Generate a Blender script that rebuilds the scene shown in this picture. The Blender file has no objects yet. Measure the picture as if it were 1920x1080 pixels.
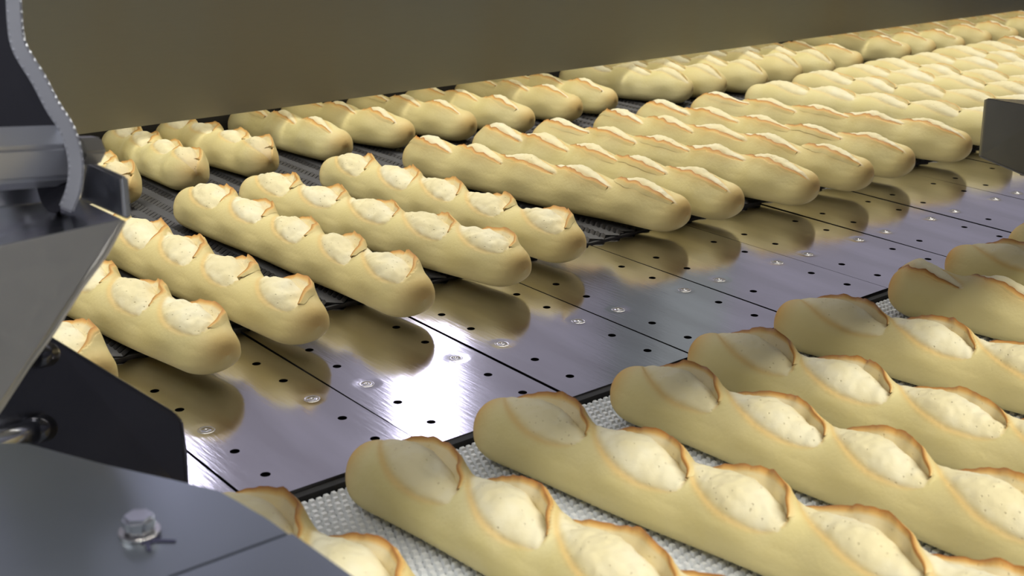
import bpy, bmesh, math, random
import numpy as np
from mathutils import Vector, Matrix, noise

# ---------------------------------------------------------------- camera, light, exposure
S = 0.1                                     # everything below is laid out in decimetres
sc = bpy.context.scene
col = sc.collection
CAM = Vector((-2.6126, -6.2823, 2.9613))
PITCH, ROLL, YAW, FPX = 0.3416, 0.0160, 0.6928, 2376.64
_fw = Vector((math.sin(YAW)*math.cos(PITCH), math.cos(YAW)*math.cos(PITCH), -math.sin(PITCH)))
_r = Vector((math.cos(YAW), -math.sin(YAW), 0)); _u = _r.cross(_fw)
RT = math.cos(ROLL)*_r + math.sin(ROLL)*_u
UP = -math.sin(ROLL)*_r + math.cos(ROLL)*_u
cd = bpy.data.cameras.new('camera'); cam = bpy.data.objects.new('camera', cd); col.objects.link(cam)
cd.sensor_width = 36; cd.lens = FPX/1920*36; cd.clip_start = 0.01; cd.clip_end = 100
m = Matrix((( RT.x, UP.x, -_fw.x), (RT.y, UP.y, -_fw.y), (RT.z, UP.z, -_fw.z))).to_4x4()
m.translation = CAM*S; cam.matrix_world = m
cd.dof.use_dof = True; cd.dof.focus_distance = 0.88; cd.dof.aperture_fstop = 20.0
sc.camera = cam
sc.view_settings.view_transform = 'Standard'; sc.view_settings.look = 'None'
sc.view_settings.exposure = 0.0; sc.view_settings.gamma = 1; sc.view_settings.use_curve_mapping = False

wd = bpy.data.worlds.new('world'); sc.world = wd; wd.use_nodes = True
bg = wd.node_tree.nodes['Background']; bg.inputs[0].default_value = (0.80, 0.80, 0.92, 1); bg.inputs[1].default_value = 1.0
_n = wd.node_tree; _tc = _n.nodes.new('ShaderNodeTexCoord'); _sx = _n.nodes.new('ShaderNodeSeparateXYZ'); _n.links.new(_tc.outputs['Generated'], _sx.inputs[0])
_mr = _n.nodes.new('ShaderNodeMapRange'); _mr.inputs[1].default_value = 0.0; _mr.inputs[2].default_value = 1.0; _mr.inputs[3].default_value = 0.14; _mr.inputs[4].default_value = 0.46
_n.links.new(_sx.outputs[2], _mr.inputs[0]); _n.links.new(_mr.outputs[0], bg.inputs[1])

def area(name, loc, target, sx, sy, power, colr):
    l = bpy.data.lights.new(name, 'AREA'); l.shape = 'RECTANGLE'; l.size = sx*S; l.size_y = sy*S
    l.energy = power; l.color = colr
    o = bpy.data.objects.new(name, l); col.objects.link(o); o.location = Vector(loc)*S
    d = (Vector(target)-Vector(loc)).normalized()
    x = Vector((1, 0, 0)); z = -d; y = z.cross(x).normalized(); x = y.cross(z)
    mm = Matrix((x, y, z)).transposed().to_4x4(); mm.translation = o.location; o.matrix_world = mm
    return o
area('ceiling_lamp_near', (4, -9.2, 10), (4, -3, 0), 22, .4, 22.0, (1.0, 0.97, 0.90))
area('ceiling_lamp_middle', (7, 3.0, 10), (7, 2.2, 0), 26, 2.2, 19.5, (1.0, 0.96, 0.86))
area('fill_light_left', (-5.5, .5, 9), (-1, -1.5, 1.5), 4, 1.0, 3.2, (.92, .96, 1.0))  # added fill for the bar, chute and cover at the left
area('room_fill_light', (70, 38, 40), (70, 60, 22), 170, 6, 95.0, (.93, .90, 1.0))  # added light to brighten the back wall mirrored in the plates
area('hood_fill_light', (8, 4.50, 1.35), (8, 4.78, 0), 24, .2, 1.1, (1.0, 0.95, 0.84))  # added light hidden behind the hood wall to brighten the back row

# ---------------------------------------------------------------- helpers
def px(x, y, depth):
    return CAM + depth*(_fw + (x-960)/FPX*RT - (y-540)/FPX*UP)
def pz(x, y, z):
    d = _fw + (x-960)/FPX*RT - (y-540)/FPX*UP
    return CAM + (z-CAM.z)/d.z*d

def tag(o, label=None, cat=None, group=None, kind=None):
    if label: o['label'] = label
    if cat: o['category'] = cat
    if group: o['group'] = group
    if kind: o['kind'] = kind
    return o
def empty(name, loc=(0, 0, 0), rz=0):
    o = bpy.data.objects.new(name, None); col.objects.link(o)
    o.location = Vector(loc)*S; o.rotation_euler = (0, 0, rz); o.empty_display_size = 0.02
    return o
def mesh(name, verts, faces, mat, parent=None, smooth=False, bevel=0):
    me = bpy.data.meshes.new(name)
    me.from_pydata([tuple(float(c)*S for c in v) for v in verts], [], faces); me.update()
    if mat: me.materials.append(mat)
    if bevel:
        bm = bmesh.new(); bm.from_mesh(me)
        bmesh.ops.recalc_face_normals(bm, faces=bm.faces)
        bmesh.ops.bevel(bm, geom=bm.edges[:], offset=bevel*S, segments=2, affect='EDGES', clamp_overlap=True)
        bm.to_mesh(me); bm.free()
    if smooth:
        for p in me.polygons: p.use_smooth = True
    o = bpy.data.objects.new(name, me); col.objects.link(o)
    if parent: o.parent = parent
    return o
def box(name, lo, hi, mat, parent=None, bevel=0):
    x0, y0, z0 = lo; x1, y1, z1 = hi
    v = [(x0,y0,z0),(x1,y0,z0),(x1,y1,z0),(x0,y1,z0),(x0,y0,z1),(x1,y0,z1),(x1,y1,z1),(x0,y1,z1)]
    f = [(0,3,2,1),(4,5,6,7),(0,1,5,4),(1,2,6,5),(2,3,7,6),(3,0,4,7)]
    return mesh(name, v, f, mat, parent, bevel=bevel)
def sheet(name, pts, n, th, mat, parent=None, bevel=.008):
    """flat sheet of thickness th behind the polygon pts (n = direction of the back)"""
    n = Vector(n).normalized(); k = len(pts); pts = [Vector(p) for p in pts]
    v = pts + [p + n*th for p in pts]
    f = [tuple(range(k)), tuple(range(2*k-1, k-1, -1))] + [(i, i+k, (i+1) % k+k, (i+1) % k) for i in range(k)]
    o = mesh(name, v, f, mat, parent, bevel=bevel)
    return o
def tube(name, a, b, r, mat, parent=None, n=24, r2=None, rot=0, cap=True, smooth=True, bevel=0):
    a = Vector(a); b = Vector(b); d = (b-a).normalized()
    x = d.orthogonal().normalized() if abs(d.z) > .9 else d.cross(Vector((0, 0, 1))).normalized()
    y = x.cross(d); r2 = r if r2 is None else r2; v = []
    for c, rr in ((a, r), (b, r2)):
        for i in range(n):
            t = 2*math.pi*i/n+rot; v.append(c + rr*(math.cos(t)*x + math.sin(t)*y))
    f = [(i, (i+1) % n, n+(i+1) % n, n+i) for i in range(n)]
    if cap: f += [tuple(range(n-1, -1, -1)), tuple(range(n, 2*n))]
    o = mesh(name, v, f, mat, parent, bevel=bevel)
    if smooth:
        for p in o.data.polygons: p.use_smooth = len(p.vertices) == 4
    return o

# ---------------------------------------------------------------- materials
def new_mat(name):
    mt = bpy.data.materials.new(name); mt.use_nodes = True
    nt = mt.node_tree; return mt, nt, nt.nodes['Principled BSDF']
def nd(nt, t, **kw):
    n = nt.nodes.new(t)
    for k, v in kw.items(): setattr(n, k, v)
    return n
def metal(name, c, rough, metallic=1.0, brush=(1, 1, 1), bscale=60, bump=.04, var=.12, c2=None, v2scale=(1, 1, 1), wave=0):
    mt, nt, b = new_mat(name)
    tc = nd(nt, 'ShaderNodeTexCoord'); mp = nd(nt, 'ShaderNodeMapping'); mp.inputs['Scale'].default_value = brush
    nt.links.new(tc.outputs['Object'], mp.inputs[0])
    ns = nd(nt, 'ShaderNodeTexNoise'); ns.inputs['Scale'].default_value = bscale; ns.inputs['Detail'].default_value = 5
    nt.links.new(mp.outputs[0], ns.inputs[0])
    mp2 = nd(nt, 'ShaderNodeMapping'); mp2.inputs['Scale'].default_value = v2scale
    nt.links.new(tc.outputs['Object'], mp2.inputs[0])
    n2 = nd(nt, 'ShaderNodeTexNoise'); n2.inputs['Scale'].default_value = 4; n2.inputs['Detail'].default_value = 3
    nt.links.new(mp2.outputs[0], n2.inputs[0])
    cr = nd(nt, 'ShaderNodeMix', data_type='RGBA'); cr.inputs['A'].default_value = (*c, 1); cr.inputs['B'].default_value = (*(c2 or [k*(1-var) for k in c]), 1)
    mr0 = nd(nt, 'ShaderNodeMapRange'); mr0.inputs[1].default_value = .38; mr0.inputs[2].default_value = .62
    nt.links.new(n2.outputs[0], mr0.inputs[0]); nt.links.new(mr0.outputs[0], cr.inputs['Factor']); nt.links.new(cr.outputs['Result'], b.inputs['Base Color'])
    mr = nd(nt, 'ShaderNodeMapRange'); mr.inputs[3].default_value = rough*.75; mr.inputs[4].default_value = rough*1.3
    nt.links.new(ns.outputs[0], mr.inputs[0]); nt.links.new(mr.outputs[0], b.inputs['Roughness'])
    bp = nd(nt, 'ShaderNodeBump'); bp.inputs['Strength'].default_value = bump; bp.inputs['Distance'].default_value = .0005
    nt.links.new(ns.outputs[0], bp.inputs['Height']); last = bp
    if wave:
        n3 = nd(nt, 'ShaderNodeTexNoise'); n3.inputs['Scale'].default_value = 9; n3.inputs['Detail'].default_value = 1
        nt.links.new(tc.outputs['Object'], n3.inputs[0])
        b2 = nd(nt, 'ShaderNodeBump'); b2.inputs['Strength'].default_value = 1; b2.inputs['Distance'].default_value = wave
        nt.links.new(n3.outputs[0], b2.inputs['Height']); nt.links.new(bp.outputs[0], b2.inputs['Normal']); last = b2
    nt.links.new(last.outputs[0], b.inputs['Normal'])
    b.inputs['Metallic'].default_value = metallic
    return mt, nt, b, last
def plain(name, c, rough=.6, metallic=0.):
    mt, nt, b = new_mat(name)
    ns = nd(nt, 'ShaderNodeTexNoise'); ns.inputs['Scale'].default_value = 90
    tc = nd(nt, 'ShaderNodeTexCoord'); nt.links.new(tc.outputs['Object'], ns.inputs[0])
    mx = nd(nt, 'ShaderNodeMix', data_type='RGBA'); mx.inputs['A'].default_value = (*[k*.82 for k in c], 1); mx.inputs['B'].default_value = (*[min(1, k*1.15) for k in c], 1)
    nt.links.new(ns.outputs[0], mx.inputs['Factor']); nt.links.new(mx.outputs['Result'], b.inputs['Base Color'])
    b.inputs['Roughness'].default_value = rough; b.inputs['Metallic'].default_value = metallic
    return mt
M = {}
M['wall'] = metal('brushed_wall_steel', (.235,.232,.19), .42, .6, brush=(1, 1, 14), bscale=40, bump=.05, c2=(.235,.215,.155), v2scale=(1.2, 1, .25))[0]
M['steel'] = metal('machine_steel', (.52,.53,.56), .22, brush=(3, 3, 3), bscale=30, bump=.03)[0]
M['satin'] = metal('satin_steel', (.46,.45,.42), .45, .7, brush=(6, 6, 6), bscale=40, bump=.03)[0]
M['cover'] = metal('cover_steel', (.27,.30,.33), .30, .95, brush=(2, 2, 2), bscale=12, bump=.03, wave=.0025)[0]
M['armsteel'] = metal('arm_steel', (.50,.51,.55), .32, .55, bump=.03)[0]
M['guard'] = metal('guard_steel', (.07,.07,.08), .22, .85, bump=.02)[0]
M['bracket'] = metal('bracket_steel', (.20,.205,.19), .34, .7, brush=(5, 5, 1), bscale=30, bump=.03, c2=(.15,.14,.115))[0]
M['dark'] = plain('dark_steel', (.03, .03, .032), .5)
M['black'] = plain('black_rubber', (.008, .008, .009), .7)
M['wire'] = metal('belt_wire', (.060, .058, .058), .55, .2, bump=.05)[0]
M['panel'] = metal('tunnel_back_steel', (.030, .027, .022), .65, .3, bump=.02)[0]
M['white'] = plain('white_belt', (.80, .82, .83), .55)
M['whitebase'] = plain('white_belt_base', (.34, .36, .37), .7)
M['ink'] = plain('marker_ink', (.02, .02, .05), .6)
M['roomwall'] = plain('room_paint', (.74, .72, .80), .8)
M['column'] = plain('column_paint', (.56, .63, .58), .6)
M['floor'] = plain('floor_resin', (.25, .25, .25), .5)
M['screw'] = metal('screw_steel', (.52, .51, .50), .22, bump=.02)[0]
def emis(name, c, s):
    mt, nt, b = new_mat(name); b.inputs['Base Color'].default_value = (0, 0, 0, 1)
    b.inputs['Emission Color'].default_value = (*c, 1); b.inputs['Emission Strength'].default_value = s
    return mt
M['lamp'] = emis('lamp_tube_glow', (.80, .78, 1.0), 9)

# transfer plate metal: dimples around the two screws (object space), slightly brushed
mt, nt, b, last = metal('plate_steel', (.60, .585, .60), .115, brush=(9, 1, 1), bscale=55, bump=.07, c2=(.50,.485,.49), v2scale=(8, 1.5, 1), wave=.0003)
tc = nd(nt, 'ShaderNodeTexCoord'); prev = last
hs = []
for sx, sy in ((0.19, -.631), (.83, -.631)):
    vd = nd(nt, 'ShaderNodeVectorMath', operation='DISTANCE'); nt.links.new(tc.outputs['Object'], vd.inputs[0]); vd.inputs[1].default_value = (sx*S, sy*S, 0)
    mr = nd(nt, 'ShaderNodeMapRange', interpolation_type='SMOOTHSTEP'); mr.inputs[1].default_value = 0; mr.inputs[2].default_value = .010
    nt.links.new(vd.outputs['Value'], mr.inputs[0]); hs.append(mr)
ad = nd(nt, 'ShaderNodeMath', operation='ADD'); nt.links.new(hs[0].outputs[0], ad.inputs[0]); nt.links.new(hs[1].outputs[0], ad.inputs[1])
bp = nd(nt, 'ShaderNodeBump'); bp.inputs['Strength'].default_value = 1; bp.inputs['Distance'].default_value = .00022
nt.links.new(ad.outputs[0], bp.inputs['Height']); nt.links.new(prev.outputs[0], bp.inputs['Normal']); nt.links.new(bp.outputs[0], b.inputs['Normal'])
M['plate'] = mt

def bread_mat():
    mt, nt, b = new_mat('bread_crust')
    at = nd(nt, 'ShaderNodeAttribute', attribute_name='bake')
    sp = nd(nt, 'ShaderNodeSeparateColor'); nt.links.new(at.outputs['Color'], sp.inputs[0])
    tc = nd(nt, 'ShaderNodeTexCoord'); oi = nd(nt, 'ShaderNodeObjectInfo')
    n1 = nd(nt, 'ShaderNodeTexNoise'); n1.inputs['Scale'].default_value = 38; n1.inputs['Detail'].default_value = 4
    nt.links.new(tc.outputs['Object'], n1.inputs[0])
    n2 = nd(nt, 'ShaderNodeTexNoise'); n2.inputs['Scale'].default_value = 420; n2.inputs['Detail'].default_value = 3
    nt.links.new(tc.outputs['Object'], n2.inputs[0])
    def mix(f, a, c):
        x = nd(nt, 'ShaderNodeMix', data_type='RGBA')
        if isinstance(f, float): x.inputs['Factor'].default_value = f
        else: nt.links.new(f, x.inputs['Factor'])
        for k, v in (('A', a), ('B', c)):
            if isinstance(v, tuple): x.inputs[k].default_value = (*v, 1)
            else: nt.links.new(v, x.inputs[k])
        return x.outputs['Result']
    mr = nd(nt, 'ShaderNodeMapRange'); mr.inputs[1].default_value = .40; mr.inputs[2].default_value = .60; nt.links.new(n1.outputs[0], mr.inputs[0])
    skin = mix(mr.outputs[0], (.69, .60, .275), (.735, .65, .335))
    skin = mix(oi.outputs['Random'], skin, (.69, .58, .265))
    crumb = mix(mr.outputs[0], (.77, .68, .40), (.80, .735, .50))
    c = mix(sp.outputs[0], skin, crumb)
    # pores of the crumb
    vo = nd(nt, 'ShaderNodeTexVoronoi'); vo.inputs['Scale'].default_value = 260; nt.links.new(tc.outputs['Object'], vo.inputs[0])
    vr = nd(nt, 'ShaderNodeMapRange'); vr.inputs[1].default_value = .16; vr.inputs[2].default_value = .05; nt.links.new(vo.outputs[0], vr.inputs[0])
    vm = nd(nt, 'ShaderNodeMath', operation='MULTIPLY'); nt.links.new(vr.outputs[0], vm.inputs[0]); nt.links.new(sp.outputs[0], vm.inputs[1])
    vm2 = nd(nt, 'ShaderNodeMath', operation='MULTIPLY'); nt.links.new(vm.outputs[0], vm2.inputs[0]); vm2.inputs[1].default_value = .28
    c = mix(vm2.outputs[0], c, (.45, .34, .14))
    # browning: gold, then toasted
    br = nd(nt, 'ShaderNodeMath', operation='MULTIPLY_ADD'); nt.links.new(n1.outputs[0], br.inputs[0]); br.inputs[1].default_value = .3; br.inputs[2].default_value = .85
    bm_ = nd(nt, 'ShaderNodeMath', operation='MULTIPLY'); nt.links.new(br.outputs[0], bm_.inputs[0]); nt.links.new(sp.outputs[1], bm_.inputs[1])
    g1 = nd(nt, 'ShaderNodeMapRange'); g1.inputs[1].default_value = 0; g1.inputs[2].default_value = .5; nt.links.new(bm_.outputs[0], g1.inputs[0])
    g2 = nd(nt, 'ShaderNodeMapRange'); g2.inputs[1].default_value = .45; g2.inputs[2].default_value = 1; nt.links.new(bm_.outputs[0], g2.inputs[0])
    c = mix(g1.outputs[0], c, (.66, .40, .12)); c = mix(g2.outputs[0], c, (.36, .13, .025))
    nt.links.new(c, b.inputs['Base Color'])
    b.inputs['Roughness'].default_value = .55; b.inputs['Specular IOR Level'].default_value = .3
    b.inputs['Subsurface Weight'].default_value = .0
    bp = nd(nt, 'ShaderNodeBump'); bp.inputs['Strength'].default_value = .35; bp.inputs['Distance'].default_value = .0006
    nt.links.new(n2.outputs[0], bp.inputs['Height'])
    b2 = nd(nt, 'ShaderNodeBump'); b2.inputs['Strength'].default_value = .6; b2.inputs['Distance'].default_value = .0008; b2.invert = True
    nt.links.new(vm.outputs[0], b2.inputs['Height']); nt.links.new(bp.outputs[0], b2.inputs['Normal']); nt.links.new(b2.outputs[0], b.inputs['Normal'])
    return mt
M['bread'] = bread_mat()

# ---------------------------------------------------------------- the setting
tag(box('floor', (-40, -40, -9.4), (190, 61, -9), M['floor']), kind='structure')
tag(box('wall_back', (-40, 60, -9), (190, 61, 48), M['roomwall']), kind='structure')
co = box('trim_1', (62.5, 55, -9), (70, 60, 48), M['column']); tag(co, kind='structure')
for (lx, lz0, lz1) in ((19.9, 9.6, 19.0), (10.9, 13.6, 16.6)):  # second panel is added only to give the leftmost plate a highlight
    lt = empty('wall_lamp', (lx, 25, lz0))
    tag(lt, 'tall bright lamp panel behind the steel wall, seen mirrored in the ' + ('middle of the plates' if lx > 15 else 'leftmost plate, added for its highlight'), 'lamp')
    hw = 1.1 if lx > 15 else .45
    box('housing', (-hw-.2, .02, -.15), (hw+.2, .4, lz1-lz0+.15), M['steel'], lt)
    box('diffuser', (-hw, -.05, 0), (hw, .02, lz1-lz0), M['lamp'], lt)
    box('post', (-.15, .1, -9-lz0), (.15, .35, -.15), M['steel'], lt)

# steel wall (hood) along the back row
W0, WY = .50, 4.33
wt = empty('steel_hood', (0, WY, W0))
tag(wt, 'long brushed steel hood wall hanging above the far side of the mesh belt', 'machine panel')
wp = [(-6, 0), (18.0, 0), (20.4, -1.9)]
v = []; f = []
for (x, y) in wp: v += [(x, y, 0), (x, y, 1.62)]
for (x, y) in wp: v += [(x+.02, y+.03, 0), (x+.02, y+.03, 1.62)]
n = len(wp)
for i in range(n-1):
    a, c_ = 2*i, 2*n+2*i
    f += [(a, a+2, a+3, a+1), (c_+1, c_+3, c_+2, c_), (a+1, a+3, c_+3, c_+1), (a+2, a, c_, c_+2)]
f += [(0, 1, 2*n+1, 2*n), (2*n-2, 4*n-2, 4*n-1, 2*n-1)]
mesh('panel', v, f, M['wall'], wt)
box('roof_plate', (-6, .03, 1.62), (18, 1.1, 1.68), M['wall'], wt)
bpn = empty('back_panel', (0, WY+1.0, 0))
tag(bpn, 'dark steel back panel closing the gap beneath the hood behind the loaves', 'machine panel')
box('panel', (-6, 0, .04), (22, .08, 2.1), M['panel'], bpn)

# ---------------------------------------------------------------- mesh conveyor (dark wire belt)
BZ = .045
mc = empty('mesh_conveyor', (0, .56, 0))
tag(mc, 'wide dark wire mesh conveyor belt running under the steel hood', 'conveyor')
box('belt_bed', (-4, 0, -.5), (22, 4.7, 0.0), M['dark'], mc)
box('edge_strip', (-4, -.02, -.1), (22, .0, .012), M['wire'], mc)
def wires():
    v = []; f = []
    py = .062; seg = .085
    for r in range(int(4.55/py)):
        y = .03+r*py; nx = int(23.5/seg)
        base = len(v)
        xs = np.arange(nx)*seg - 2.5
        for k in range(nx):
            yy = y + (.036 if k % 2 else -.036) + (noise.noise(Vector((xs[k]*.7, y*1.3, 0)))*.03)
            z = .034 + (.003 if k % 2 else 0)
            v += [(xs[k], yy-.026, z-.012), (xs[k], yy, z), (xs[k], yy+.026, z-.012)]
            if k:
                a = base+3*k-3; f += [(a, a+3, a+4, a+1), (a+1, a+4, a+5, a+2)]
    return v, f
v, f = wires()
tag(mesh('wire_mesh', v, f, M['wire'], mc), kind='stuff')
for k in range(48):
    x = -2.3 + k*.5
    o = box('cross_rod', (x-.012, 0.0, .002), (x+.012, 4.6, .022), M['wire'], mc)

# ---------------------------------------------------------------- steel transfer plates
tt = empty('transfer_table', (0, 0, 0))
tag(tt, 'row of shiny perforated steel plates between the mesh belt and the white belt', 'transfer table')
box('support_bed', (-4, -1.47, -.5), (16, .52, -.045), M['black'], tt)
def plate_mesh(w, rows):
    cu = bpy.data.curves.new('p', 'CURVE'); cu.dimensions = '2D'; cu.fill_mode = 'BOTH'; cu.extrude = .012*S
    def poly(pts):
        sp = cu.splines.new('POLY'); sp.points.add(len(pts)-1)
        for i, p in enumerate(pts): sp.points[i].co = (p[0]*S, p[1]*S, 0, 1)
        sp.use_cyclic_u = True
    poly([(.009, -1.485), (w-.009, -1.485), (w-.009, .53), (.009, .53)])
    for hx in rows:
        for k in (0, 1, 3, 4):
            cy = -.3155*k
            poly([(hx+.026*math.cos(t*math.pi/8), cy+.026*math.sin(t*math.pi/8)) for t in range(16)])
    o = bpy.data.objects.new('p', cu); col.objects.link(o)
    dg = bpy.context.evaluated_depsgraph_get(); me = bpy.data.meshes.new_from_object(o.evaluated_get(dg))
    bpy.data.objects.remove(o); me.name = 'plate'; me.materials.clear(); me.materials.append(M['plate'])
    return me
pm = plate_mesh(1.0, (.19, .83))
def screw_mesh():
    v = []; f = []; n = 20
    prof = [(.047, .0121), (.044, .0135), (.040, .0122), (.024, .0122), (.021, .0138), (.007, .0140), (.005, .0125)]
    for r, z in prof:
        for i in range(n): v.append((r*math.cos(2*math.pi*i/n), r*math.sin(2*math.pi*i/n), z))
    for j in range(len(prof)-1):
        for i in range(n): f.append((j*n+i, j*n+(i+1) % n, (j+1)*n+(i+1) % n, (j+1)*n+i))
    f.append(tuple((len(prof)-1)*n+i for i in range(n)))
    me = bpy.data.meshes.new('screw'); me.from_pydata([tuple(c*S for c in q) for q in v], [], f); me.materials.append(M['screw'])
    for p in me.polygons: p.use_smooth = True
    return me
sm = screw_mesh()
random.seed(4)
for k in range(-2, 14):
    p = bpy.data.objects.new('plate', pm); col.objects.link(p); p.parent = tt
    x = (k-.185)
    p.location = (x*S, 0, -.012*S)
    p.rotation_euler = (random.uniform(-.004, .004), random.uniform(-.006, .006), 0)
    for hx in (.19, .83):
        s = bpy.data.objects.new('screw', sm); col.objects.link(s); s.parent = p; s.location = (hx*S, -.631*S, 0)

# ---------------------------------------------------------------- white woven belt
FZ = -.03
wb = empty('white_belt_conveyor', (0, -1.53, 0))
tag(wb, 'white woven plastic conveyor belt in front of the steel plates', 'conveyor')
box('belt_bed', (-2, -8, -.5), (12, 0, FZ-.028), M['whitebase'], wb)
box('black_edge', (-4, -.005, -.3), (14, .045, -.012), M['black'], wb)
v = []; f = []; rnd = random.Random(2)
for j in range(78):
    y = -.035 - j*.048
    for i in range(205):
        x = -.9 + i*.041 + (.0205 if j % 2 else 0)
        w, d_, h = .0175+rnd.uniform(-.003, .002), .018+rnd.uniform(-.003, .003), FZ+rnd.uniform(-.004, .002)
        b0 = len(v); z0 = FZ-.029
        v += [(x-w, y-d_, z0), (x+w, y-d_, z0), (x+w, y+d_, z0), (x-w, y+d_, z0),
              (x-w*.62, y-d_*.6, h), (x+w*.62, y-d_*.6, h), (x+w*.62, y+d_*.6, h), (x-w*.62, y+d_*.6, h)]
        f += [(b0+4, b0+5, b0+6, b0+7), (b0, b0+1, b0+5, b0+4), (b0+1, b0+2, b0+6, b0+5), (b0+2, b0+3, b0+7, b0+6), (b0+3, b0, b0+4, b0+7)]
tag(mesh('woven_knob', v, f, M['white'], wb), kind='stuff')

# unseen blocker added overhead to shade the heels of the front loaves
ob = empty('overhead_light_blocker', (6, -4.3, 5))
tag(ob, 'unseen grey slab added above the steel plates to block light', 'light blocker')
box('blocker_slab', (-8.2, -1.45, 0), (16, 5.2, .5), M['satin'], ob, bevel=.05)
for k in range(1, 4): box('flange', (-12+8*k, -1.5, -.04), (-11.8+8*k, 5.25, .54), M['steel'], ob)  # rims of the added light blocker

# ---------------------------------------------------------------- baguettes
def loaf_meshes(seed, L, R, nsc, pitch, alpha, La, W, ear, first, brown, light=False, skip=(), bulge=.75, cav=1.5, lump=.35, endb=.42, near=1.0):
    rn = random.Random(seed)
    nx, nt_ = (150, 72) if light else (250, 104)
    # axial samples, denser at ends
    s = np.linspace(0, 1, nx); x = (s - .10*np.sin(4*math.pi*s)/(2*math.pi)*1.0); x = (x-.5)*L
    hL = L/2; end = R*1.25
    # angular samples denser on top; phi = 0 at top, +phi to +y
    q = np.linspace(-1, 1, nt_, endpoint=False); phi = math.pi*(.62*q + .38*q**3)
    X, PH = np.meshgrid(x, phi, indexing='ij')
    e = np.clip((hL - np.abs(X))/end, 0, 1)
    taper = (1-(1-e)**2.3)**(1/2.1)
    wob = 1 + .030*np.sin(X*2.1+rn.uniform(0, 6)) + .018*np.sin(X*5.3+rn.uniform(0, 6))
    Rr = R*taper*wob
    cuts = []
    for i in range(nsc):
        if i in skip: continue
        cuts.append((-hL+first+i*pitch+rn.uniform(-.03, .03), alpha+rn.uniform(-.07, .07), La*rn.uniform(.92, 1.06), W*rn.uniform(.9, 1.12), rn.uniform(0, 6), ear*rn.uniform(.8, 1.2)))
    def lens(cut, XX, BB):
        cx, al, la, w, ph, er = cut
        ca, sa = math.cos(al), math.sin(al)
        BB = BB-.018; dx = XX-cx; a = dx*ca - BB*sa; b_ = dx*sa + BB*ca
        env = np.clip(1-(a/la)**2, 0, 1)
        ww = w*env**.6*(1+.06*np.sin(a*17+ph)+.05*np.sin(a*39+2*ph))*(1+.7*a/la)
        wn = w*near*.95*env**.7
        return a, b_, env, ww, wn
    B = PH*R
    disp = np.zeros_like(X); crumb = np.zeros_like(X); br = np.zeros_like(X)
    onTop = np.clip((1.75-np.abs(PH))/.5, 0, 1)
    endf = np.clip(e*1.5, 0, 1)
    for cut in cuts:
        a, b_, env, ww, wn = lens(cut, X, B)
        er = cut[5]; ok = env > .001; t = np.where(b_ > 0, b_/np.maximum(ww, 1e-4), b_/np.maximum(wn, 1e-4))
        ins = ok & (np.abs(t) < 1)
        prof = bulge*(1-t**2) - cav*np.exp(-((1-t)/.42)**2) - .25*np.exp(-((t+1)/.25)**2)
        disp += np.where(ins, prof*.036*env**.6*onTop*endf, 0)
        crumb = np.maximum(crumb, np.where(ok, np.clip((1-np.abs(t))*4, 0, 1), 0)*onTop)
        o = b_-ww
        disp += np.where(ok & (o >= 0), er*env**.8*np.exp(-(o/.055)**1.5)*onTop*endf, 0)
        br = np.maximum(br, np.where(ok, brown*.6*env**.4*np.exp(-((o-.0)/.012)**2), 0)*onTop)
        br = np.maximum(br, np.where(ok, .30*brown*env**.4*np.exp(-((b_+wn)/.018)**2), 0)*onTop)
        br = np.maximum(br, np.where(ok & (o > 0), .22*brown*env*np.exp(-(o/.05)**2), 0)*onTop)
    # bulge of the opened loaf and toasted ends
    disp += .018*onTop*np.sin((X+hL-first)/pitch*2*math.pi+1.2)*endf
    br = np.maximum(br, (1-e)**2.4*endb*brown*np.clip(.75+.5*np.cos(PH), .2, 1))
    Y = (Rr+disp)*np.sin(PH)
    cz = np.cos(PH)
    Zt = (Rr*.97+disp)*cz; Zb = -np.abs(cz)**.62*Rr*.80
    Z = np.where(cz > 0, Zt, Zb)
    z0 = .80*R
    # keep the ends a little lifted
    Z = Z + z0 + .05*R*(1-e)**2
    Zn = np.zeros_like(Z)
    for i in range(nx):
        for j in range(0, nt_):
            if abs(PH[i, j]) < 2.0 and not (i % 1):
                Zn[i, j] = noise.noise(Vector((X[i, j]*7+seed, Y[i, j]*7, 3.1)))*.006 + (noise.noise(Vector((X[i, j]*26+seed, Y[i, j]*26, 1.1)))*.007*crumb[i, j] + noise.noise(Vector((X[i, j]*13+seed, Y[i, j]*13, 7.1)))*.016*crumb[i, j]*lump if crumb[i, j] > .02 else 0)
    Z = Z+Zn*endf
    bend = .03*np.sin(X*1.1+rn.uniform(0, 6)); Y = Y+bend
    V = np.stack([X, Y, Z], -1).reshape(-1, 3)
    F = []
    for i in range(nx-1):
        for j in range(nt_):
            j2 = (j+1) % nt_
            F.append((i*nt_+j, i*nt_+j2, (i+1)*nt_+j2, (i+1)*nt_+j))
    def mk(name, V, F, cr, bb):
        me = bpy.data.meshes.new(name); me.from_pydata((np.asarray(V)*S).tolist(), [], F)
        me.materials.append(M['bread']); me.polygons.foreach_set('use_smooth', [True]*len(me.polygons))
        ca = me.color_attributes.new('bake', 'FLOAT_COLOR', 'POINT')
        arr = np.zeros((len(V), 4)); arr[:, 0] = cr; arr[:, 1] = bb; arr[:, 3] = 1
        ca.data.foreach_set('color', arr.ravel()); me.update(); return me
    F.append(tuple(range(nt_-1, -1, -1))); F.append(tuple((nx-1)*nt_+j for j in range(nt_)))
    body = mk('baguette', V, F, crumb.ravel(), br.ravel())
    # crust ears
    ears = []
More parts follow.
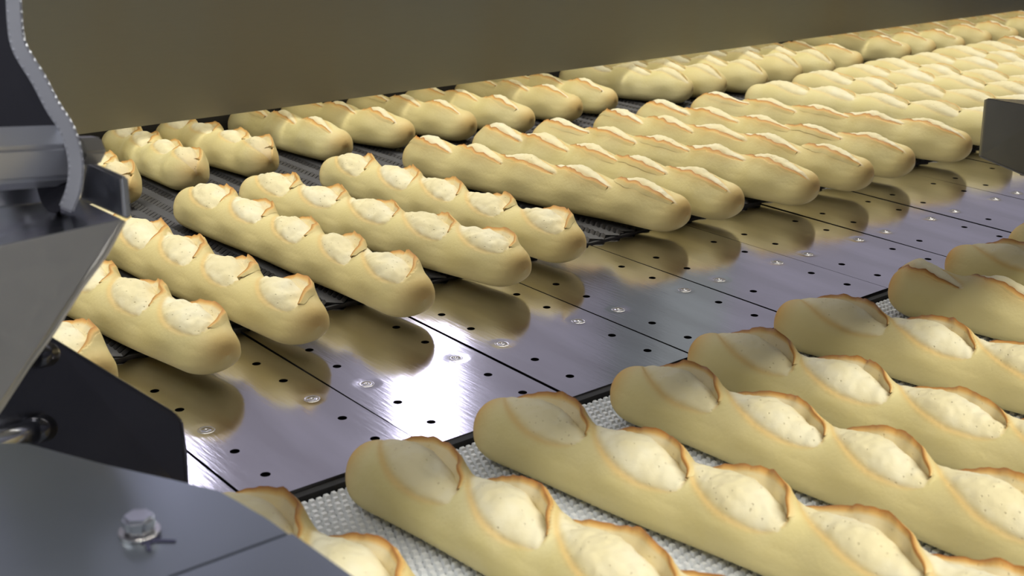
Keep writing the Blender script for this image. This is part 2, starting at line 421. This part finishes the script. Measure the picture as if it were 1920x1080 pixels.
    def surf(xx, bb, h):
        ph = bb/R; ee = max(0., min(1., (hL-abs(xx))/end)); tp = (1-(1-ee)**2.3)**(1/2.1)
        rr = R*tp
        ef = min(1, ee*1.5); rr2 = rr + (h + .018*math.sin((xx+hL-first)/pitch*2*math.pi+1.2))*ef
        zz = rr2*math.cos(ph)*.985 if math.cos(ph) > 0 else -abs(math.cos(ph))**.62*rr*.8
        return (xx, rr2*math.sin(ph)+float(np.interp(xx, x, bend[:, 0])), zz+z0+.05*R*(1-ee)**2)
    for cut in cuts:
        cx, al, la, w, ph, er = cut; ca_, sa_ = math.cos(al), math.sin(al)
        V2 = []; F2 = []; c2 = []; b2 = []; n = 34; K = 5
        for i in range(n):
            a = la*(-.93+1.86*i/(n-1)); env = 1-(a/la)**2
            ww = w*env**.6*(1+.06*math.sin(a*17+ph)+.05*math.sin(a*39+2*ph))*(1+.7*a/la)
            eh = er*env**.8; jag = .016*noise.noise(Vector((a*22, seed*3.3, cx*5))) * env
            tipf = min(1, env*1.6)
            for (ob_, h, cc, bb) in ((.036, eh*.58-.004, 0, .04*brown), (.009, eh*.98+.002, 0, .22*brown), (-.018*tipf-jag*.7, eh+.012*tipf+jag*.8, .1, 1.0*brown), (-.015*tipf, eh*.45, .9, .10*brown), (-.016*tipf, -.085, 1, .04)):
                b_ = ww+ob_
                xx = cx + a*ca_ + b_*sa_; yy = -a*sa_ + b_*ca_ + .018
                if abs(xx) > hL-.06: xx = math.copysign(hL-.06, xx)
                V2.append(surf(xx, yy, h)); c2.append(cc); b2.append(bb)
        for i in range(n-1):
            for k in range(K-1):
                F2.append((i*K+k, (i+1)*K+k, (i+1)*K+k+1, i*K+k+1))
        ears.append(mk('crust_ear', V2, F2, c2, b2))
    return body, ears

T = {}
def V_(key, *a, **k): T[key] = loaf_meshes(*a, **k)
# seed, length, radius, cuts, pitch, slant, half length, half width, ear, first cut, browning
for i in range(4): V_('F%d' % i, 11+i, 3.0, .188, 5, .57, .46, .37, .118, .052, .38, 1.0, endb=.85, bulge=.38, cav=1.15, near=1.45, lump=.3)
V_('G0', 31, 3.0, .195, 5, .60, .36, .36, .085, .030, .42, 1.0, endb=.9, skip=(1,))
for i in range(3): V_('N%d' % i, 41+i, 2.98, .188, 5, .555, .54, .34, .140, .050, .36, .85, bulge=.35, cav=.75, lump=1.1)
for i in range(3): V_('E%d' % i, 51+i, 2.98, .196, 5, .56, .30, .36, .088, .030, .40, .95)
for i in range(2): V_('C%d' % i, 61+i, 3.0, .205, 5, .56, .44, .39, .120, .026, .40, .45, light=True, bulge=.6, cav=1.0)
for i in range(2): V_('n%d' % i, 71+i, 1.68, .188, 4, .40, .50, .245, .115, .038, .28, .8, light=True, bulge=.35, cav=.75, lump=1.1)
for i in range(2): V_('e%d' % i, 81+i, 1.68, .190, 3, .48, .30, .28, .070, .026, .38, .85, light=True)
V_('c0', 91, 1.70, .200, 3, .50, .42, .34, .090, .018, .36, .4, light=True)

ORD = ['first', 'second', 'third', 'fourth', 'fifth', 'sixth', 'seventh', 'eighth', 'ninth', 'tenth', 'eleventh', 'twelfth', 'thirteenth', 'fourteenth', 'fifteenth', 'sixteenth', 'seventeenth', 'eighteenth', 'nineteenth', 'twentieth', 'twenty-first', 'twenty-second', 'twenty-third']
def loaf(key, x, y, z, ang, flip, label, group):
    """(x, y) = middle of the loaf, ang = direction of its axis in degrees"""
    body, ears = T[key]
    o = bpy.data.objects.new('baguette', body); col.objects.link(o)
    o.location = Vector((x, y, z))*S
    o.rotation_euler = (0, 0, math.radians(ang + (180 if flip else 0)))
    tag(o, label, 'bread', group)
    for em in ears:
        c = bpy.data.objects.new('crust_ear', em); col.objects.link(c); c.parent = o
    return o
def by_ends(A, Bp):
    A, Bp = Vector(A), Vector(Bp); d = Bp-A
    return (A.x+Bp.x)/2, (A.y+Bp.y)/2, math.degrees(math.atan2(d.y, d.x))

# front row: centre of the left end cap, axis angle
front = [('F1', -.47, -1.83, -81, 0), ('F0', .31, -1.83, -81.5, 0), ('F1', 1.13, -1.81, -82.4, 0), ('F2', 1.94, -1.93, -83, 0), ('F3', 2.63, -1.85, -80, 0),
         ('F0', 3.48, -1.79, -78, 0), ('G0', 4.57, -1.87, -80, 1), ('F2', 5.39, -1.78, -80, 0), ('E1', 6.16, -1.80, -80, 1)]
notes = ['mostly hidden under the grey cover plate', 'lowest full one, wide toasted first ear', 'heel right of the bright reflection', 'its heel in shadow',
         'heel touching the black plate edge', 'with ragged toasted edges', 'long curved ear on near side', 'brown heel half behind its neighbour', 'cut off by the picture edge']
for i, (k, x, y, a, fl) in enumerate(front):
    r = math.radians(a); h = 3.0/2-.20
    loaf(k, x+h*math.cos(r), y+h*math.sin(r), FZ, a, fl, 'baguette on the white belt, %s from left, %s' % (ORD[i], notes[i]), 'baguettes on the white woven belt')

mid = [('N1', None, (-.34, .08), -82, 0), ('N2', None, (.31, -.03), -83, 0), ('N0', None, (.98, .05), -84, 0),
       ('N1', (1.55, 2.63), (1.78, .05), 0, 0), ('N2', (2.18, 2.66), (2.60, .11), 0, 0), ('N0', (3.01, 2.80), (3.28, .30), 0, 0),
       ('E0', (3.89, 2.88), (4.48, .34), 0, 1), ('E1', (4.69, 2.90), (5.08, .29), 0, 1), ('E2', (5.35, 2.70), (5.89, .26), 0, 1),
       ('E0', (6.14, 2.72), (6.68, .25), 0, 1), ('E1', (6.77, 2.80), (7.40, .27), 0, 1), ('E2', (7.60, 2.82), (8.37, .26), 0, 1),
       ('C0', (8.65, 2.87), None, -76, 0), ('C1', (9.59, 3.0), None, -76, 0), ('C0', (10.37, 3.02), None, -76, 0), ('C1', (11.04, 3.09), None, -76, 0),
       ('C0', (11.86, 3.09), None, -76, 0), ('C1', (12.70, 3.18), None, -76, 0), ('C0', (13.47, 3.18), None, -76, 0), ('E0', (14.28, 3.20), None, -76, 1),
       ('E1', (15.1, 3.20), None, -76, 1), ('E2', (15.9, 3.20), None, -76, 1)]
for i, (k, A, Bp, a, fl) in enumerate(mid):
    h = 2.98/2-.20
    if A and Bp: x, y, a = by_ends(A, Bp)
    else:
        r = math.radians(a)
        if A: x, y = A[0]+h*math.cos(r), A[1]+h*math.sin(r)
        else: x, y = Bp[0]-h*math.cos(r), Bp[1]-h*math.sin(r)
    look = 'knobbly with notched cuts' if k[0] == 'N' else ('thin browned near-side ears' if k[0] == 'E' else 'pale with soft open cuts')
    if i == 0: look = 'only its end showing above the guard'
    loaf(k, x, y, BZ, a, fl, 'middle row baguette, %s from left, %s' % (ORD[i], look), 'baguettes between mesh belt and steel plates')

back = [('n0', 1.36, 3.56, -88, 0), ('n1', 2.01, 3.69, -88.8, 0), ('n0', 2.73, 3.72, -80, 0), ('e0', 3.54, 3.83, -80, 1), ('e1', 4.34, 3.91, -74, 1), ('e0', 5.02, 3.82, -75, 1),
        ('e1', 5.72, 3.71, -75, 1), ('e0', 6.49, 3.84, -75, 1), ('e1', 7.13, 3.94, -72, 1), ('c0', 8.31, 3.90, -64, 0), ('c0', 8.85, 3.86, -67, 0), ('c0', 9.51, 3.78, -69, 0),
        ('c0', 10.27, 3.85, -69, 0), ('c0', 10.86, 3.80, -69, 0), ('e0', 11.61, 3.92, -69, 1), ('e1', 12.90, 4.04, -66, 1), ('e0', 13.46, 4.02, -67, 1), ('e1', 14.13, 3.97, -68, 1),
        ('e0', 14.92, 4.02, -69, 1), ('e1', 15.65, 4.0, -69, 1), ('e0', 16.5, 4.0, -69, 1), ('e1', 17.4, 4.0, -69, 1)]
for i, (k, x, y, a, fl) in enumerate(back):
    r = math.radians(a); h = 1.68/2-.19
    look = 'notched and knobbly' if k[0] == 'n' else ('browned near-side ears' if k[0] == 'e' else 'pale and softly cut')
    if i == 0: look = 'its end peeping out behind the chute'
    loaf(k, x-h*math.cos(r), y-h*math.sin(r), BZ, a, fl, 'back row baguette, %s from left, %s' % (ORD[i], look), 'baguettes under the steel hood')

# ---------------------------------------------------------------- machinery at the left
# chute
ch = empty('steel_chute', tuple(px(60, 600, 4.9)))
tag(ch, 'steel chute with pale sloping face at the left edge above the baguettes', 'chute')
def rel(par, pts): return [Vector(p)-par.location/S for p in pts]
back_dir = _fw
F0 = [px(-60, 475, 4.45), px(232, 411, 4.75), px(195, 480, 4.72), px(150, 540, 4.69), px(95, 627, 4.66), px(50, 688, 4.62), px(0, 765, 4.58), px(-60, 850, 4.5)]
sheet('front_face', rel(ch, F0), back_dir, .05, M['satin'], ch)
T0 = [px(-60, 474, 4.47), px(232, 410, 4.76), px(150, 372, 5.35), px(-60, 395, 5.1)]
sheet('trough_floor', rel(ch, T0), (0, 0, -1), .03, M['steel'], ch)
L0 = [px(232, 410, 4.76), px(225, 331, 4.82), px(163, 304, 5.3), px(150, 374, 5.35)]
sheet('end_lip', rel(ch, L0), (RT*1 + _fw*.2), .03, M['steel'], ch)
R0 = [px(150, 374, 5.36), px(163, 304, 5.31), px(-60, 318, 5.1), px(-60, 396, 5.1)]
sheet('rear_lip', rel(ch, R0), _fw, .03, M['steel'], ch)
# bar
hb = empty('hexagonal_bar', tuple(px(40, 295, 4.9)))
tag(hb, 'thick six-sided steel bar entering from the left edge above the chute', 'bar')
pa, pb = px(-70, 302, 4.62), px(112, 292, 4.98)
a_, b_ = rel(hb, [pa, pb])
tube('bar', a_, b_, .126, M['armsteel'], hb, n=6, rot=math.radians(26), smooth=False, bevel=.014)
# arm
ar = empty('curved_arm', tuple(px(80, 200, 4.95)))
tag(ar, 'bent steel lever arm ending in a rounded eye around the bar', 'lever')
path = [(24, -30), (27, 40), (36, 90), (72, 150), (98, 200), (126, 245), (141, 300), (138, 352), (122, 394)]
def strip_px(name, path, wl, wr, d0, d1, mat, parent):
    v = []; n = len(path); o0 = parent.location/S
    for i, (x, y) in enumerate(path):
        x0, y0 = path[max(0, i-1)]; x1, y1 = path[min(n-1, i+1)]
        tx, ty = x1-x0, y1-y0; l = math.hypot(tx, ty); nx_, ny_ = -ty/l, tx/l
        for (w, d) in ((wl, d0), (-wr, d0), (-wr, d1), (wl, d1)): v.append(px(x+nx_*w, y+ny_*w, d)-o0)
    f = [(0, 1, 2, 3), tuple(4*(n-1)+k for k in (3, 2, 1, 0))]
    for i in range(n-1):
        for k in range(4): f.append((4*i+k, 4*i+4+k, 4*i+4+(k+1) % 4, 4*i+(k+1) % 4))
    return mesh(name, v, f, mat, parent, bevel=.012)
import itertools
def smooth_path(p, n=4):
    out = []
    for i in range(len(p)-1):
        p0, p1, p2, p3 = p[max(0, i-1)], p[i], p[i+1], p[min(len(p)-1, i+2)]
        for k in range(n):
            t = k/n
            out.append(tuple(.5*((2*p1[j])+(-p0[j]+p2[j])*t+(2*p0[j]-5*p1[j]+4*p2[j]-p3[j])*t*t+(-p0[j]+3*p1[j]-3*p2[j]+p3[j])*t**3) for j in (0, 1)))
    return out+[p[-1]]
sp_ = smooth_path(path)
strip_px('flange', sp_, 14, 16, 4.78, 5.0, M['armsteel'], ar)
web = [(-60, -30)] + [(x-12, y) for x, y in sp_ if y < 240] + [(100, 250), (-60, 262)]
o0 = ar.location/S
sheet('web_plate', [px(x, y, 5.02)-o0 for x, y in web], _fw, .05, M['guard'], ar, bevel=0)
sheet('eye_plate', [px(100+34*math.cos(t*math.pi/12), 318+82*math.sin(t*math.pi/12), 4.99)-o0 for t in range(24)], _fw, .05, M['guard'], ar, bevel=0)
n_a, n_b = px(140, 283, 5.02)-o0, px(180, 281, 5.12)-o0
tube('nut', n_a, n_b, .062, M['satin'], ar, n=6, smooth=False, bevel=.008)

# dark guard plate with its two rods
gp = empty('side_guard', tuple(px(200, 800, 5.6)))
tag(gp, 'dark polished steel side guard standing behind the grey cover plate', 'guard plate')
G = [px(-40, 540, 5.25), px(96, 634, 5.4), px(325, 773, 5.7), px(340, 790, 5.72), px(348, 850, 5.74), px(352, 930, 5.70), px(200, 960, 5.55), px(-40, 930, 5.25)]
sheet('guard', rel(gp, G), _fw, .035, M['guard'], gp)
for (y0, y1, x1, rr) in ((832, 800, 92, .047), (684, 662, 98, .043)):
    rd = empty('guard_rod', tuple(px(20, y0, 5.0)))
    tag(rd, ('lower' if y0 > 800 else 'upper') + ' round steel rod bolted to the dark side guard', 'rod', 'rods holding the side guard')
    q0, q1 = rel(rd, [px(-60, y0+10, 4.92), px(x1, y1, 5.345)])
    tube('rod', q0, q1, rr, M['steel'], rd)
    dq = (q1-q0).normalized()
    tube('collar', q1-dq*.11, q1-dq*.02, rr*1.22, M['guard'], rd)

# grey cover plate in front with bolt and pen mark
cp = empty('cover_plate', tuple(px(300, 1000, 4.3)))
tag(cp, 'grey bent steel cover plate at the bottom left with a hex bolt', 'cover plate')
def cz_(x, y): return pz(x, y, .98)
top = [cz_(-60, 826), cz_(55, 829), cz_(200, 868), cz_(330, 897), cz_(415, 917), cz_(452, 938), cz_(500, 966), cz_(548, 1000), cz_(318, 1084), cz_(200, 1130), cz_(-60, 1200)]
sheet('top_face', rel(cp, top), (0, 0, -1), .04, M['cover'], cp, bevel=.012)
low = [cz_(548, 1000), pz(675, 1090, .985), pz(720, 1180, .99), pz(200, 1180, .98), cz_(200, 1130), cz_(318, 1084)]
sheet('folded_flap', rel(cp, low), (0, 0, -1), .04, M['cover'], cp, bevel=0)
bc = cz_(262, 1000)
bl = empty('hex_bolt', tuple(bc)); tag(bl, 'hex head bolt with washer on the grey cover plate', 'bolt')
tube('washer', (0, 0, .0), (0, 0, .012), .062, M['screw'], bl)
tube('bolt_head', (0, 0, .012), (0, 0, .062), .052, M['steel'], bl, n=6, rot=.3, smooth=False, bevel=.010)
# pen mark: three strokes on the sheet
pmk = empty('pen_mark', tuple(cz_(285, 1018))); tag(pmk, 'dark hand drawn crossed pen mark beside the bolt', 'pen mark')
for st in ([(264, 1020), (282, 1017), (300, 1007)], [(280, 1018), (305, 1015), (329, 1016)], [(277, 1019), (280, 1034)]):
    pts = rel(pmk, [cz_(x, y) for x, y in st]); v = []; f = []
    for i, p in enumerate(pts):
        d = (pts[min(i+1, len(pts)-1)]-pts[max(i-1, 0)]).normalized(); nn = Vector((-d.y, d.x, 0))*.006
        v += [p+nn+Vector((0, 0, .001)), p-nn+Vector((0, 0, .001)), p-nn+Vector((0, 0, .004)), p+nn+Vector((0, 0, .004))]
    for i in range(len(pts)-1):
        for k in range(4): f.append((4*i+k, 4*i+4+k, 4*i+4+(k+1) % 4, 4*i+(k+1) % 4))
    f += [(0, 1, 2, 3), (4*len(pts)-1, 4*len(pts)-2, 4*len(pts)-3, 4*len(pts)-4)]
    mesh('pen_stroke', v, f, M['ink'], pmk)

# bracket at the right edge
br = empty('steel_bracket', tuple(px(1880, 260, 11.6)))
tag(br, 'upright grey steel bracket at the right edge between the rows', 'bracket')
d0 = 10.9
f1 = [px(1850, 184, d0), px(1975, 205, 10.2), px(1975, 352, 10.05), px(1920, 327, 10.4), px(1839, 293, d0-.05)]
sheet('face', rel(br, f1), _fw, .06, M['bracket'], br)
f2 = [px(1850, 184, d0+.06), px(1975, 206, 10.26), px(1975, 190, 11.4), px(1900, 186, 11.5)]
sheet('top_fold', rel(br, f2), (0, 0, -1), .03, M['guard'], br)
